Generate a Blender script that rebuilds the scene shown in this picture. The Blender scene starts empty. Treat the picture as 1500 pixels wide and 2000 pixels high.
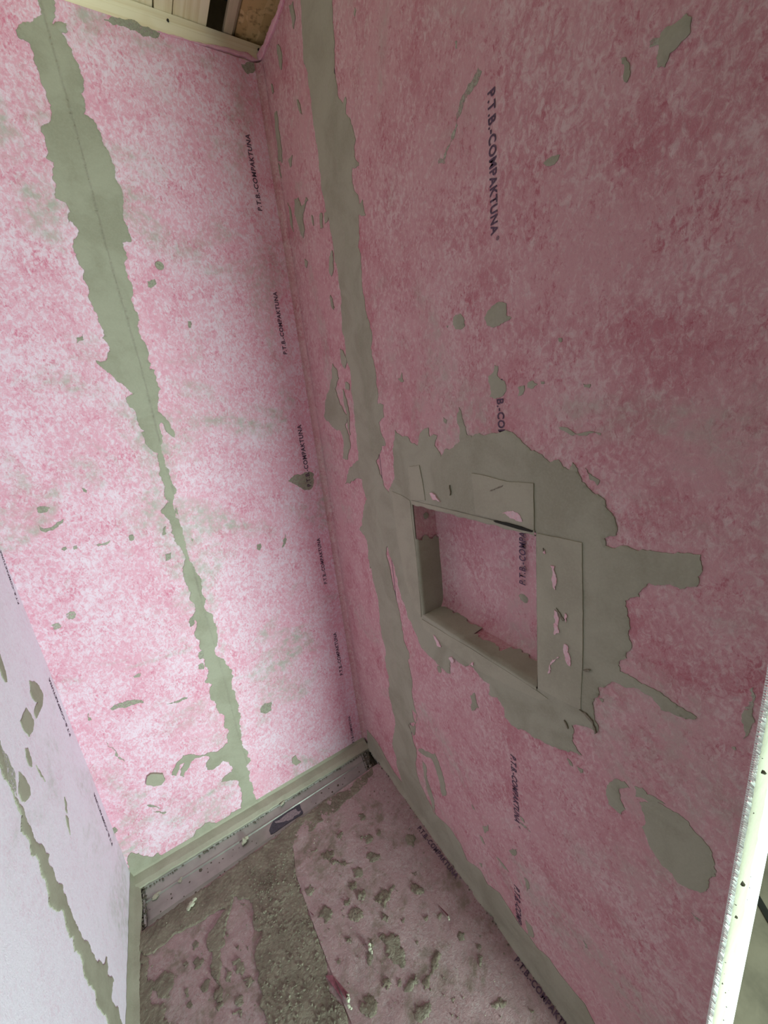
import bpy, bmesh, math, random
import numpy as np
from mathutils import Vector, Matrix, noise
from mathutils.geometry import delaunay_2d_cdt

S = bpy.context.scene
COL = S.collection
rng = random.Random(7)

# ------------------------------------------------------------------ camera
R = np.array([[0.84457928, -0.52335946, -0.11305182],
              [-0.23142602, -0.16641712, -0.95851309],
              [0.48283313, 0.83570343, -0.26167145]])      # world axes seen in the camera (x right, y down, z forward)
F = 752.22
CAM = np.array([-0.52371, -1.30359, 1.41722])
W = 0.893          # width of the shower
cd = bpy.data.cameras.new('camera'); cam = bpy.data.objects.new('camera', cd); COL.objects.link(cam)
m = Matrix([list(R[0]), list(-R[1]), list(-R[2])]).transposed().to_4x4()
m.translation = Vector(CAM)
cam.matrix_world = m
cd.sensor_fit = 'HORIZONTAL'; cd.sensor_width = 36.0; cd.lens = 36.0 * F / 1500.0
cd.clip_start = 0.01
S.camera = cam

# ------------------------------------------------------------------ world, window light, exposure
w = bpy.data.worlds.new('world'); S.world = w; w.use_nodes = True
bg = w.node_tree.nodes['Background']
bg.inputs[0].default_value = (0.80, 0.93, 1.0, 1); bg.inputs[1].default_value = 1.0
ld = bpy.data.lights.new('window_daylight', 'AREA'); ld.shape = 'RECTANGLE'
ld.size = 0.44; ld.size_y = 0.75; ld.energy = 79; ld.color = (0.75, 1.0, 0.895)
lo = bpy.data.objects.new('window_daylight', ld); COL.objects.link(lo)
WX, WY, WZ = 0.30, -2.60, 0.42
lo.location = (WX, WY, WZ); lo.rotation_euler = (math.radians(90), 0, math.radians(8))
vs = S.view_settings
vs.view_transform = 'Standard'; vs.look = 'None'; vs.gamma = 1.0; vs.use_curve_mapping = False
vs.exposure = 0.0

# ------------------------------------------------------------------ helpers: pixels to the surfaces they lie on
AX = {'back': (1, 0.0), 'right': (0, 0.0), 'left': (0, -W), 'floor': (2, 0.0)}
UV = {'back': (0, 2), 'right': (1, 2), 'left': (1, 2), 'floor': (0, 1)}
NRM = {'back': (0, -1, 0), 'right': (-1, 0, 0), 'left': (1, 0, 0), 'floor': (0, 0, 1)}
def onp(px, ax, val):
    d = R.T @ np.array([(px[0]-750)/F, (px[1]-1000)/F, 1.0])
    t = (val - CAM[ax]) / d[ax]
    return CAM + t*d
def uv(px, plane):
    p = onp(px, *AX[plane]); a, b = UV[plane]
    return (float(p[a]), float(p[b]))
def T(ox, oy, s, flat):
    return [(ox + flat[i]/s, oy + flat[i+1]/s) for i in range(0, len(flat), 2)]
def world(plane, u, v, h):
    if plane == 'back': return (u, -h, v)
    if plane == 'right': return (-h, u, v)
    if plane == 'left': return (-W + h, u, v)
    return (u, v, h)

def jag(pts, rough, closed=True, minlen=0.004):
    out = []
    n = len(pts)
    for i in range(n if closed else n-1):
        a = pts[i]; b = pts[(i+1) % n]
        seg = [a, b]
        L = math.hypot(b[0]-a[0], b[1]-a[1])
        while L > minlen and len(seg) < 65:
            new = [seg[0]]
            for p, q in zip(seg[:-1], seg[1:]):
                dx, dy = q[0]-p[0], q[1]-p[1]
                k = rng.uniform(-1, 1)*rough
                new += [((p[0]+q[0])/2 - dy*k, (p[1]+q[1])/2 + dx*k), q]
            seg = new; L /= 2
        out += seg[:-1]
    return out

def inside(P, poly):
    x, y = P[:, 0], P[:, 1]; r = np.zeros(len(P), bool)
    q = np.array(poly); n = len(q)
    j = n-1
    for i in range(n):
        xi, yi = q[i]; xj, yj = q[j]
        if yi != yj:
            c = ((yi > y) != (yj > y)) & (x < (xj-xi)*(y-yi)/(yj-yi)+xi)
            r ^= c
        j = i
    return r

def link(name, me, mat, parent=None):
    o = bpy.data.objects.new(name, me); COL.objects.link(o)
    if mat is not None: me.materials.append(mat)
    if parent is not None: o.parent = parent
    return o

def sheet(name, plane, outline, mat, parent, h=0.0015, grid=0.0, rough=0.0, relief=None, holes=(), extra=(), base=-0.0006, edge=0.75, minlen=0.004, smooth=True):
    """a thin coat or sheet lying on one of the surfaces: outline in surface coordinates"""
    poly = jag(outline, rough, minlen=minlen) if rough else list(outline)
    hs = [list(q) for q in holes]
    pts = [Vector(p) for p in poly]; edges = [(i, (i+1) % len(poly)) for i in range(len(poly))]
    for q in hs:
        o = len(pts); pts += [Vector(p) for p in q]
        edges += [(o+i, o+(i+1) % len(q)) for i in range(len(q))]
    nb = len(pts)
    if grid:
        A = np.array(poly); lo_, hi_ = A.min(0), A.max(0)
        gx = np.arange(lo_[0], hi_[0]+grid, grid); gy = np.arange(lo_[1], hi_[1]+grid, grid)
        G = np.stack(np.meshgrid(gx, gy), -1).reshape(-1, 2)
        if len(G):
            rs = np.random.RandomState(3); G = G + rs.uniform(-.3, .3, G.shape)*grid
            k = inside(G, poly)
            for q in hs: k &= ~inside(G, q)
            pts += [Vector((float(a), float(b))) for a, b in G[k]]
    pts += [Vector(e) for e in extra]
    vco, ed, fa, ov, oe, of = delaunay_2d_cdt(pts, edges, [], 0, 1e-6)
    VC = np.array([(c[0], c[1]) for c in vco]); FA = np.array(fa)
    cen = VC[FA].mean(1); keep = inside(cen, poly)
    for q in hs: keep &= ~inside(cen, q)
    fa = [f for f, k in zip(fa, keep) if k]
    bm = bmesh.new()
    bnd = [any(i < nb for i in src) for src in ov]
    vv = []
    for i, c in enumerate(vco):
        z = h*(edge if bnd[i] else 1.0)
        if relief: z += relief(c[0], c[1])*(0.4 if bnd[i] else 1.0)
        vv.append(bm.verts.new(world(plane, c[0], c[1], max(z, base+0.0004))))
    for f in fa:
        try: bm.faces.new([vv[i] for i in f])
        except ValueError: pass
    bmesh.ops.delete(bm, geom=[v for v in bm.verts if not v.link_faces], context='VERTS')
    n = Vector(NRM[plane])
    bm.normal_update()
    for f in bm.faces:
        if f.normal.dot(n) < 0: f.normal_flip()
    be = [e for e in bm.edges if len(e.link_faces) == 1]
    r = bmesh.ops.extrude_edge_only(bm, edges=be)
    for v in r['geom']:
        if isinstance(v, bmesh.types.BMVert):
            a = UV[plane]; v.co = Vector(world(plane, v.co[a[0]], v.co[a[1]], base))
    if smooth:
        side = {f for f in r['geom'] if isinstance(f, bmesh.types.BMFace)}
        for f in bm.faces: f.smooth = f not in side
        for e in be: e.smooth = False
    me = bpy.data.meshes.new(name); bm.to_mesh(me); bm.free()
    return link(name, me, mat, parent)

NP = [0]
def patch(plane, px, mat, parent, name='mortar_patch', h=0.0018, grid=0.006, rough=0.13, relief='trowel', **k):
    f = {'trowel': trowel, 'rough': ridges, None: None}[relief] if isinstance(relief, (str, type(None))) else relief
    NP[0] += 1; h += 2e-6*NP[0]
    return sheet(name, plane, [uv(p, plane) for p in px], mat, parent, h=h, grid=grid, rough=rough, relief=f, **k)

def nz(u, v, s, o=0.0): return noise.noise(Vector((u*s, v*s, o)))
def trowel(u, v):
    return 0.0007*nz(u, v*.4, 22, 1.3) + 0.00035*nz(u, v, 70, 4.1)
def ridges(u, v):
    a = nz(u*1.2+v*.5, v*.9-u*.3, 24, 2.0)
    r = 1-abs(nz(u*1.5+.4*v, v*.7, 70, 7.7))*2.4
    q = 1-abs(nz(u*.8-.6*v, v*1.3, 130, 3.7))*2.4
    k = max(0., .55+1.1*nz(u, v, 15, 9.))
    return 0.0017*a + 0.0019*max(r, 0)**2*k + .0013*max(q, 0)**2*k + .0011*nz(u, v, 190, 3.)

def box_mesh(name, boxes, bevel=0.0):
    bm = bmesh.new()
    for (x0, x1, y0, y1, z0, z1) in boxes:
        r = bmesh.ops.create_cube(bm, size=1)
        for v in r['verts']:
            v.co = Vector(((x0+x1)/2 + v.co.x*(x1-x0), (y0+y1)/2 + v.co.y*(y1-y0), (z0+z1)/2 + v.co.z*(z1-z0)))
    if bevel:
        bmesh.ops.bevel(bm, geom=list(bm.edges), offset=bevel, segments=2, affect='EDGES', profile=.6)
    me = bpy.data.meshes.new(name); bm.to_mesh(me); bm.free(); return me
def box(name, b, mat, parent=None, bevel=0.0): return link(name, box_mesh(name, [b], bevel), mat, parent)

def poly_mesh(name, verts, faces, smooth=False):
    me = bpy.data.meshes.new(name); me.from_pydata([tuple(v) for v in verts], [], faces); me.update()
    if smooth:
        for p in me.polygons: p.use_smooth = True
    return me

def struct(o): o['kind'] = 'structure'; return o
def tag(o, label, cat, group=None):
    o['label'] = label; o['category'] = cat
    if group: o['group'] = group
    return o

# ------------------------------------------------------------------ materials
class N:
    def __init__(s, name, rough=0.9):
        s.m = bpy.data.materials.new(name); s.m.use_nodes = True
        s.t = s.m.node_tree; s.b = s.t.nodes['Principled BSDF']; s.b.inputs['Roughness'].default_value = rough
        s.b.inputs['Specular IOR Level'].default_value = 0.25
        s.co = s.t.nodes.new('ShaderNodeTexCoord').outputs['Object']
    def nd(s, typ, **k):
        n = s.t.nodes.new(typ)
        for a, v in k.items(): setattr(n, a, v)
        return n
    def put(s, sock, v):
        if isinstance(v, bpy.types.NodeSocket): s.t.links.new(v, sock)
        else: sock.default_value = v
    def map(s, sc, rot=(0, 0, 0), loc=(0, 0, 0)):
        n = s.nd('ShaderNodeMapping'); s.t.links.new(s.co, n.inputs[0])
        n.inputs['Scale'].default_value = sc; n.inputs['Rotation'].default_value = rot; n.inputs['Location'].default_value = loc
        return n.outputs[0]
    def noise(s, scale, detail=4, rough=.55, dist=0.0, vec=None):
        n = s.nd('ShaderNodeTexNoise'); s.t.links.new(vec or s.co, n.inputs['Vector'])
        n.inputs['Scale'].default_value = scale; n.inputs['Detail'].default_value = detail
        n.inputs['Roughness'].default_value = rough; n.inputs['Distortion'].default_value = dist
        return n.outputs['Fac']
    def ramp(s, v, lo, hi, a=0.0, b=1.0):
        n = s.nd('ShaderNodeMapRange'); n.interpolation_type = 'SMOOTHSTEP'
        s.put(n.inputs[0], v); n.inputs[1].default_value = lo; n.inputs[2].default_value = hi
        n.inputs[3].default_value = a; n.inputs[4].default_value = b
        return n.outputs[0]
    def math(s, op, a, b=0.0):
        n = s.nd('ShaderNodeMath', operation=op); s.put(n.inputs[0], a); s.put(n.inputs[1], b); return n.outputs[0]
    def mix(s, f, a, b, mode='MIX'):
        n = s.nd('ShaderNodeMix', data_type='RGBA', blend_type=mode)
        s.put(n.inputs[0], f)
        for i, v in ((6, a), (7, b)):
            s.put(n.inputs[i], v if isinstance(v, bpy.types.NodeSocket) else (*v, 1))
        return n.outputs[2]
    def bump(s, h, dist, strength=1.0, prev=None):
        n = s.nd('ShaderNodeBump'); s.put(n.inputs['Height'], h); n.inputs['Distance'].default_value = dist
        n.inputs['Strength'].default_value = strength
        if prev is not None: s.t.links.new(prev, n.inputs['Normal'])
        return n.outputs[0]
    def done(s, col, normal=None):
        s.put(s.b.inputs['Base Color'], col if isinstance(col, bpy.types.NodeSocket) else (*col, 1))
        if normal is not None: s.t.links.new(normal, s.b.inputs['Normal'])
        return s.m

def membrane(name, pale, pink, deep, amt=0.0, smear=0.5, stain=(.42, .43, .37), dimple=0.0, deepamt=1.0, blotch=0.0, sthr=(.50, .68), sscale=3.1):
    n = N(name, 0.95)
    cloud = n.noise(6, 3, .6); mott = n.noise(1, 7, .74, .7, n.map((105, 105, 80), (.4, .3, .35)))
    fine = n.noise(1, 5, .75, .4, n.map((210, 210, 130), (.9, .5, .2)))
    fibA = n.noise(1, 4, .65, 1.4, n.map((420, 420, 110), (0.5, 0.5, 0.3)))
    fibB = n.noise(1, 4, .65, 1.4, n.map((110, 420, 420), (0.2, 0.9, 0.6)))
    fib = n.math('MAXIMUM', fibA, fibB)
    f = n.math('ADD', n.math('MULTIPLY', cloud, .20), n.math('MULTIPLY', mott, .52))
    f = n.math('ADD', f, n.math('MULTIPLY', fine, .28))
    c = n.mix(n.ramp(f, .425-amt, .555-amt), pale, pink)
    d = n.math('ADD', n.math('MULTIPLY', n.noise(15, 3, .6, .3), .27), n.math('MULTIPLY', n.noise(1, 6, .75, .9, n.map((135, 135, 85), (.3, .7, .5))), .48))
    d = n.math('ADD', d, n.math('MULTIPLY', fine, .25))
    c = n.mix(n.ramp(d, .51, .63, 0, .80*deepamt), c, deep)
    if blotch:
        bl = n.math('ADD', n.math('MULTIPLY', n.noise(8, 4, .6, .4), .6), n.math('MULTIPLY', mott, .4))
        c = n.mix(n.ramp(bl, .47, .66, 0, blotch), c, deep)
    c = n.mix(n.ramp(fib, .56, .72, 0, .42), c, tuple(min(.86, x*1.08) for x in pale))
    c = n.mix(n.ramp(fine, .30, .47, .30, 0), c, tuple(x*.55 for x in pink))
    sm = n.noise(sscale, 5, .62, .9); sm2 = n.noise(45, 4, .6)
    c = n.mix(n.math('MULTIPLY', n.ramp(sm, *sthr), n.ramp(sm2, .35, .65, .2*smear, smear)), c, stain)
    b = n.bump(fib, .0012, .55)
    b = n.bump(mott, .003, .35 + dimple, b)
    return n.done(c, b)

def mortar(name, col, dark, sc=1.0, rough=.9, bumpy=.35, big=.0, spec=.25):
    n = N(name, rough); n.b.inputs['Specular IOR Level'].default_value = spec
    a = n.noise(9*sc, 5, .6, .6); g = n.noise(260, 4, .65)
    tr = n.noise(1, 3, .5, .4, n.map((70, 70, 14)))
    c = n.mix(n.ramp(a, .38, .66), col, dark)
    c = n.mix(n.ramp(g, .35, .75, 0, .22), c, tuple(x*1.25 for x in col))
    b = n.bump(tr, .002, bumpy*.5)
    b = n.bump(g, .0011, bumpy, b)
    if big:
        q = n.noise(85, 5, .65, .6); b = n.bump(q, .007, big, b)
    return n.done(c, b)

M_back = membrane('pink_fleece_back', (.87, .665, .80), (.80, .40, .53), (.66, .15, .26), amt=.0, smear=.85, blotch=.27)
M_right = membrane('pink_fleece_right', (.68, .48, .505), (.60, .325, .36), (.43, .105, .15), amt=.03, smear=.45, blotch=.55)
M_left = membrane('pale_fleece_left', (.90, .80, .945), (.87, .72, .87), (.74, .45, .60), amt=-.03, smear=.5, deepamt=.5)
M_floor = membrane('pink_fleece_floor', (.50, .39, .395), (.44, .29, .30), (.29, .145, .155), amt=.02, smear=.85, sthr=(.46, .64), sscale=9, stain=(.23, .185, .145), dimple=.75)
M_hem = membrane('pink_fleece_hem', (.80, .52, .60), (.80, .42, .52), (.72, .22, .34), amt=.02, smear=.1)
M_scrap = membrane('pink_fleece_scrap', (.76, .55, .60), (.76, .45, .52), (.66, .2, .3), amt=.0, smear=.1)
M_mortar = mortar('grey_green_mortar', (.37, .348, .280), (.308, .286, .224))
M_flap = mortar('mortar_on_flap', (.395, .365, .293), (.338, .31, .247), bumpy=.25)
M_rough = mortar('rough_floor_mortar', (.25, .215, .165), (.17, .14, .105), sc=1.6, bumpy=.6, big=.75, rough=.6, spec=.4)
M_crumb = mortar('dried_mortar_crumb', (.52, .51, .40), (.42, .41, .32), sc=4, bumpy=.6, big=.5)
M_dirt = mortar('dark_mortar_dirt', (.16, .14, .11), (.10, .09, .07), sc=4, bumpy=.6, big=.5)
def thin(name, col, dark, cover=.5):
    m = mortar(name, col, dark); t = m.node_tree; b = t.nodes['Principled BSDF']
    co = t.nodes.new('ShaderNodeTexCoord'); nn = t.nodes.new('ShaderNodeTexNoise'); nn.inputs['Scale'].default_value = 170; nn.inputs['Detail'].default_value = 5; nn.inputs['Roughness'].default_value = .7
    t.links.new(co.outputs['Object'], nn.inputs['Vector'])
    r = t.nodes.new('ShaderNodeMapRange'); r.interpolation_type = 'SMOOTHSTEP'
    r.inputs[1].default_value = cover-.16; r.inputs[2].default_value = cover+.16
    t.links.new(nn.outputs['Fac'], r.inputs[0]); t.links.new(r.outputs[0], b.inputs['Alpha'])
    return m
M_thin = thin('thin_mortar_wash', (.42, .405, .335), (.36, .345, .28), .44)
M_floordab = thin('floor_mortar_rubbed_in', (.26, .22, .17), (.19, .155, .115), .43)
M_dab = thin('mortar_rubbed_into_fleece', (.345, .332, .268), (.285, .272, .213), .38)
def flat(name, col, rough=.8, metal=0.0, vary=.15, sc=20, bump=.0):
    n = N(name, rough); n.b.inputs['Metallic'].default_value = metal
    a = n.noise(sc, 5, .6)
    c = n.mix(n.ramp(a, .3, .7, 0, 1), tuple(x*(1-vary) for x in col), tuple(min(1, x*(1+vary)) for x in col))
    return n.done(c, n.bump(a, .002, bump) if bump else None)
M_ink = flat('violet_ink', (.115, .068, .108), .9, vary=.3, sc=260)
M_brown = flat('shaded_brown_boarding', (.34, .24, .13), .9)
M_white = flat('white_board_edge', (.84, .86, .85), .8, vary=.04)
M_core = flat('grey_wall_core', (.5, .5, .48), .9)
M_conc = flat('grey_concrete', (.26, .215, .165), .9, vary=.25, sc=9, bump=.4)
M_room = flat('brown_boarding_of_room', (.27, .195, .115), .9, vary=.2)
M_dark = flat('near_black', (.03, .028, .025), .9)
M_steel = flat('brushed_steel', (.37, .36, .335), .33, metal=.35, vary=.12, sc=14)
M_stick = flat('torn_blue_grey_sticker', (.085, .088, .11), .5, vary=.25, sc=160)
M_stickp = flat('sticker_backing_paper', (.36, .33, .35), .7, vary=.2, sc=200)
def pine(name, col, dark, axis):
    n = N(name, .75)
    s = [75, 75, 75]; s[axis] = 2.5
    g = n.noise(1, 4, .6, .6, n.map(tuple(s))); k = n.noise(9, 2, .5)
    c = n.mix(n.ramp(g, .42, .70), col, dark); c = n.mix(n.ramp(k, .60, .78, 0, .5), c, dark)
    return n.done(c, n.bump(g, .001, .3))
M_pine = pine('pale_pine_plate', (.90, .79, .60), (.78, .64, .43), 0)
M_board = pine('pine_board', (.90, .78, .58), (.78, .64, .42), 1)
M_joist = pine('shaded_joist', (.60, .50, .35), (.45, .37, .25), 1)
def osb():
    n = N('strand_board', .8)
    v = n.nd('ShaderNodeTexVoronoi'); n.t.links.new(n.map((46, 22, 46), (0, 0, .5)), v.inputs['Vector']); v.inputs['Scale'].default_value = 1
    v.inputs['Randomness'].default_value = 1
    a = n.nd('ShaderNodeSeparateColor'); n.t.links.new(v.outputs['Color'], a.inputs[0])
    g = n.noise(60, 4, .6)
    c = n.mix(a.outputs[0], (.86, .64, .34), (.64, .43, .2)); c = n.mix(n.ramp(g, .5, .72, 0, .8), c, (.22, .12, .05))
    return n.done(c, n.bump(a.outputs[0], .003, .5))
M_osb = osb()

# ------------------------------------------------------------------ the setting: walls, floor, ceiling
TOP = 2.383
EY = -1.203          # free end of the right wall
SEAM_R = -0.411      # lap of the two sheets on the right wall
NY0, NY1, NZ0, NZ1 = -0.9015, -0.5445, 0.871, 1.1855   # niche opening
ND = 0.079           # niche depth
TH = 0.150

wall_back = struct(box('wall_back', (-1.05, 0.15, 0.006, 0.12, -0.05, TOP-0.004), M_core))
wall_left = struct(box('wall_left', (-W-.12, -W-0.003, -1.22, 0.006, -0.05, TOP), M_core))
me = box_mesh('wall_right', [(0.002, TH, EY, NY0-.004, -.05, TOP-.004), (0.002, TH, NY1+.004, 0.006, -.05, TOP-.004),
                             (0.002, TH, NY0-.004, NY1+.004, -.05, NZ0-.004), (0.002, TH, NY0-.004, NY1+.004, NZ1+.004, TOP-.004),
                             (ND+.004, TH, NY0-.004, NY1+.004, NZ0-.004, NZ1+.004)])
wall_right = struct(link('wall_right', me, M_white))
def fpt(px): return onp(px, 2, 0.0)
dBL, dBR = onp((269, 1740), 2, 0), onp((714, 1466), 2, 0)
dFL, dFR = onp((273, 1823), 2, 0), onp((727, 1500), 2, 0)

floor = struct(box('floor', (-2.6, 3.2, -4.2, 0.006, -0.20, -0.05), M_conc))
# screed under the shower (its front edge is below the camera), recess left for the drain
sheet('screed', 'floor', [(-W, -2.0), (0.0, -2.0), (0.0, dFR[1]), (-W, dFL[1])], M_conc, floor, h=-0.002, base=-0.05, edge=1)
sheet('screed', 'floor', [(TH, -4.2), (3.2, -4.2), (3.2, 0.006), (TH, 0.006)], M_conc, floor, h=0.0, base=-0.05, edge=1)
sheet('screed', 'floor', [(-2.6, -4.2), (TH, -4.2), (TH, -2.0), (-2.6, -2.0)], M_conc, floor, h=-0.001, base=-0.05, edge=1)

# membrane sheets on the walls
sheet('membrane_sheet', 'back', [(-W, -.004), (-.487, -.004), (-.487, TOP), (-W, TOP)], M_back, wall_back, h=0, base=-.006, edge=1)
sheet('membrane_sheet', 'back', [(-.4905, -.004), (0, -.004), (0, TOP), (-.4905, TOP)], M_back, wall_back, h=.0009, base=-.005, edge=1)
sheet('membrane_sheet', 'left', [(-1.22, 0), (0, 0), (0, TOP), (-1.22, TOP)], M_left, wall_left, h=0.0, base=-.003, edge=1)
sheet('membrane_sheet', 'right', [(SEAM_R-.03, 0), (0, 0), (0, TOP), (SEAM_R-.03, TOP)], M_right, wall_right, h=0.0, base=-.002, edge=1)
sheet('edge_print_and_shade', 'right', [(SEAM_R-.0008, .05), (SEAM_R+.0006, .05), (SEAM_R+.0006, TOP), (SEAM_R-.0008, TOP)], M_ink, wall_right, h=.0018, base=.0, edge=1)  # printed line and the lap's shadow, both drawn as one ink strip
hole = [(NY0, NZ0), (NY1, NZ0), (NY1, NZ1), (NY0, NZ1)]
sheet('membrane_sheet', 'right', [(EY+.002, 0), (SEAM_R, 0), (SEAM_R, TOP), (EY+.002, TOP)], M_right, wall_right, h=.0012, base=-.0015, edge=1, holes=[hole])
# soft fold of the sheet in the back right corner
prof = []; rr = .018
for i in range(9):
    a = math.pi/2*i/8; prof.append((-rr + rr*math.sin(a) - .0004, -rr + rr*math.cos(a) - .0013))
vs_, fs_ = [], []
for k, z in enumerate(np.linspace(.03, TOP, 60)):
    wob = .002*noise.noise(Vector((0, 0, z*9)))
    for (x, y) in prof: vs_.append((x-abs(wob)*.3, y-abs(wob)*.3, z))
for k in range(59):
    for i in range(8): fs_.append((k*9+i, k*9+i+1, k*9+9+i+1, k*9+9+i))
link('membrane_fold', poly_mesh('membrane_fold', vs_, fs_, True), M_right, wall_back)

# floor membrane: lower sheet and the right sheet lapped over it
fz = lambda u, v: .0012*nz(u, v, 11, 5.) + .0006*nz(u, v, 60, 2.)
def fdisp(u, v): return .0016*nz(u, v, 26, 5.) + .0007*nz(u, v, 95, 2.)
seam_px = T(240, 1500, 3, [985,440, 1000,480, 1008,560, 1012,620, 1035,690, 1060,760, 1085,830, 1110,900, 1135,970, 1165,1050, 1190,1115, 1215,1180, 1240,1240, 1275,1330, 1300,1400, 1320,1450, 1350,1520])
seam = [uv(p, 'floor') for p in seam_px]
sheet('membrane_sheet', 'floor', [(-W, -1.6), (-.25, -1.6), (-.25, dFR[1]-.01), (-W, dFL[1])], M_floor, floor, h=.001, base=-.03, edge=1, grid=.012, relief=fdisp)
sheet('membrane_sheet', 'floor', seam + [(-.40, -1.6), (0, -1.6), (0, dFR[1]), (dFR[0]-.002, dFR[1]), uv((600, 1592), 'floor')], M_floor, floor, h=.0042, base=-.001, edge=1, grid=.010, relief=fdisp)

# ------------------------------------------------------------------ niche in the right wall
def niche():
    r = .012
    vs, fs = [], []
    # back panel slightly dished, with rounded edges into jamb and sill
    n = 30
    def g(y, z):
        a = min(y-NY0, NY1-y); b = min(z-NZ0, NZ1-z)
        d = ND
        for q in (a, b):
            if q < .035: d -= (.035-q)**2/.035*.45
        return d + .002*nz(y, z, 15, 3)
    for i in range(n+1):
        for j in range(n+1):
            y = NY0+(NY1-NY0)*i/n; z = NZ0+(NZ1-NZ0)*j/n
            vs.append((g(y, z), y, z))
    for i in range(n):
        for j in range(n): fs.append((i*(n+1)+j, i*(n+1)+j+1, (i+1)*(n+1)+j+1, (i+1)*(n+1)+j))
    link('niche_back', poly_mesh('niche_back', vs, fs, True), M_right, wall_right)
    def lin(a, b, mat, nm, ja=.0):
        # one jamb: strip from the front edge (a->b) back to the niche back
        vv, ff = [], []
        for i in range(25):
            t = i/24; y = a[0]+(b[0]-a[0])*t; z = a[1]+(b[1]-a[1])*t
            for k in range(6):
                x = -.001 + (ND+.003)*k/5
                ins = .0015 + .0012*nz(y+x, z-x, 30, 8)
                yy = y + (ins if y == NY0 else (-ins if y == NY1 else 0)); zz = z
                if a[1] == b[1]: zz = z + (ins if z == NZ0 else -ins); yy = y
                vv.append((x, yy, zz))
        for i in range(24):
            for k in range(5): ff.append((i*6+k, i*6+k+1, i*6+7+k, i*6+6+k))
        return link(nm, poly_mesh(nm, vv, ff, True), mat, wall_right)
    lin((NY0, NZ0), (NY1, NZ0), M_right, 'niche_sill')
    lin((NY0, NZ1), (NY1, NZ1), M_mortar, 'niche_head')
    lin((NY0, NZ0), (NY0, NZ1), M_mortar, 'niche_jamb')
    lin((NY1, NZ0), (NY1, NZ1), M_right, 'niche_jamb')
    # mortar coats with ragged edges on the sill and on the far jamb
    vv, ff = [], []
    for i in range(80):
        y = NY1 - .002 - (NY1-NY0-.004)*i/79
        t = i/79
        lim = .066 + .022*nz(y, 1, 22, 3) + .012*nz(y, 2, 90, 4)
        if .42 < t < .68: lim -= .032
        lim = max(.02, min(lim, ND+.002))
        for k in range(6): vv.append((-.004, y, NZ0-.003) if k == 0 else (-.004 + (lim+.002)*(k-1)/4, y, NZ0+.0048 + .0012*nz(y, k*.01, 40, 2) + (.006*max(0, (.35-t))*k/5)))
    for i in range(79):
        for k in range(5): ff.append((i*6+k, i*6+k+1, i*6+7+k, i*6+6+k))
    link('mortar_coat', poly_mesh('mortar_coat', vv, ff, True), M_mortar, wall_right)
    vv, ff = [], []
    for i in range(30):
        x = -.001 + (ND+.003)*i/29
        top = 1.088 + .010*nz(x, 3, 60, 5) + .008*nz(x, 1, 200, 5) - .25*x*x/ND
        for k in range(8): vv.append((-.004, NY1+.003, NZ0+.001+(top-NZ0)*k/7) if i == 0 else (x-.003 if i == 1 else x, NY1-.0048+.001*nz(x, k, 30, 1), NZ0+.001+(top-NZ0)*k/7))
    for i in range(29):
        for k in range(7): ff.append((i*8+k, i*8+k+1, i*8+9+k, i*8+8+k))
    link('mortar_coat', poly_mesh('mortar_coat', vv, ff, True), M_mortar, wall_right)
    # drop of mortar on the bare jamb
    c = Vector((.034, NY1-.0042, 1.142)); vv = [tuple(c)]
    for i in range(14):
        a = 2*math.pi*i/14; r = .0085*(1+.25*nz(math.cos(a), math.sin(a), 2)); vv.append((c.x+r*math.cos(a), c.y+.0012, c.z+r*math.sin(a)))
    link('mortar_patch', poly_mesh('mortar_patch', vv, [(0, i+1, (i+1) % 14+1) for i in range(14)], True), M_mortar, wall_right)
    # loose lower edge of the head coat leaving a dark slit
    vv, ff = [], []
    for i in range(60):
        y = NY0+.001 + (NY1-NY0-.002)*i/59; t = i/59
        dz = .006+.003*nz(y, 0, 40, 7); gap = .0035*max(0, math.sin(math.pi*min(1, t/.5))) if t < .5 else 0
        for (x, z) in ((-.0045, NZ1+.004), (-.006, NZ1-.001), (-.0045, NZ1-dz), (.001, NZ1-dz-.0005-gap*.2)): vv.append((x, y, z))
    for i in range(59):
        for k in range(3): ff.append((i*4+k, i*4+k+1, i*4+5+k, i*4+4+k))
    link('mortar_lip', poly_mesh('mortar_lip', vv, ff, True), M_flap, wall_right)
niche()

# ------------------------------------------------------------------ mortar on the back wall
A = lambda *f: T(0, 0, 2, f)
B = lambda *f: T(0, 400, 2, f)
C = lambda *f: T(0, 950, 2, f)
D = lambda *f: T(0, 1400, 2, f)
E_ = lambda *f: T(600, 550, 2, f)
Fq = lambda *f: T(740, 850, 3, f)
G = lambda *f: T(750, 1000, 2, f)
H = lambda *f: T(480, 0, 3.3333, f)
I = lambda *f: T(750, 0, 2, f)
J = lambda *f: T(750, 1400, 2, f)
K = lambda *f: T(700, 1500, 3, f)
Lq = lambda *f: T(0, 1050, 3.079, f)
Mq = lambda *f: T(240, 1500, 3, f)

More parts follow.
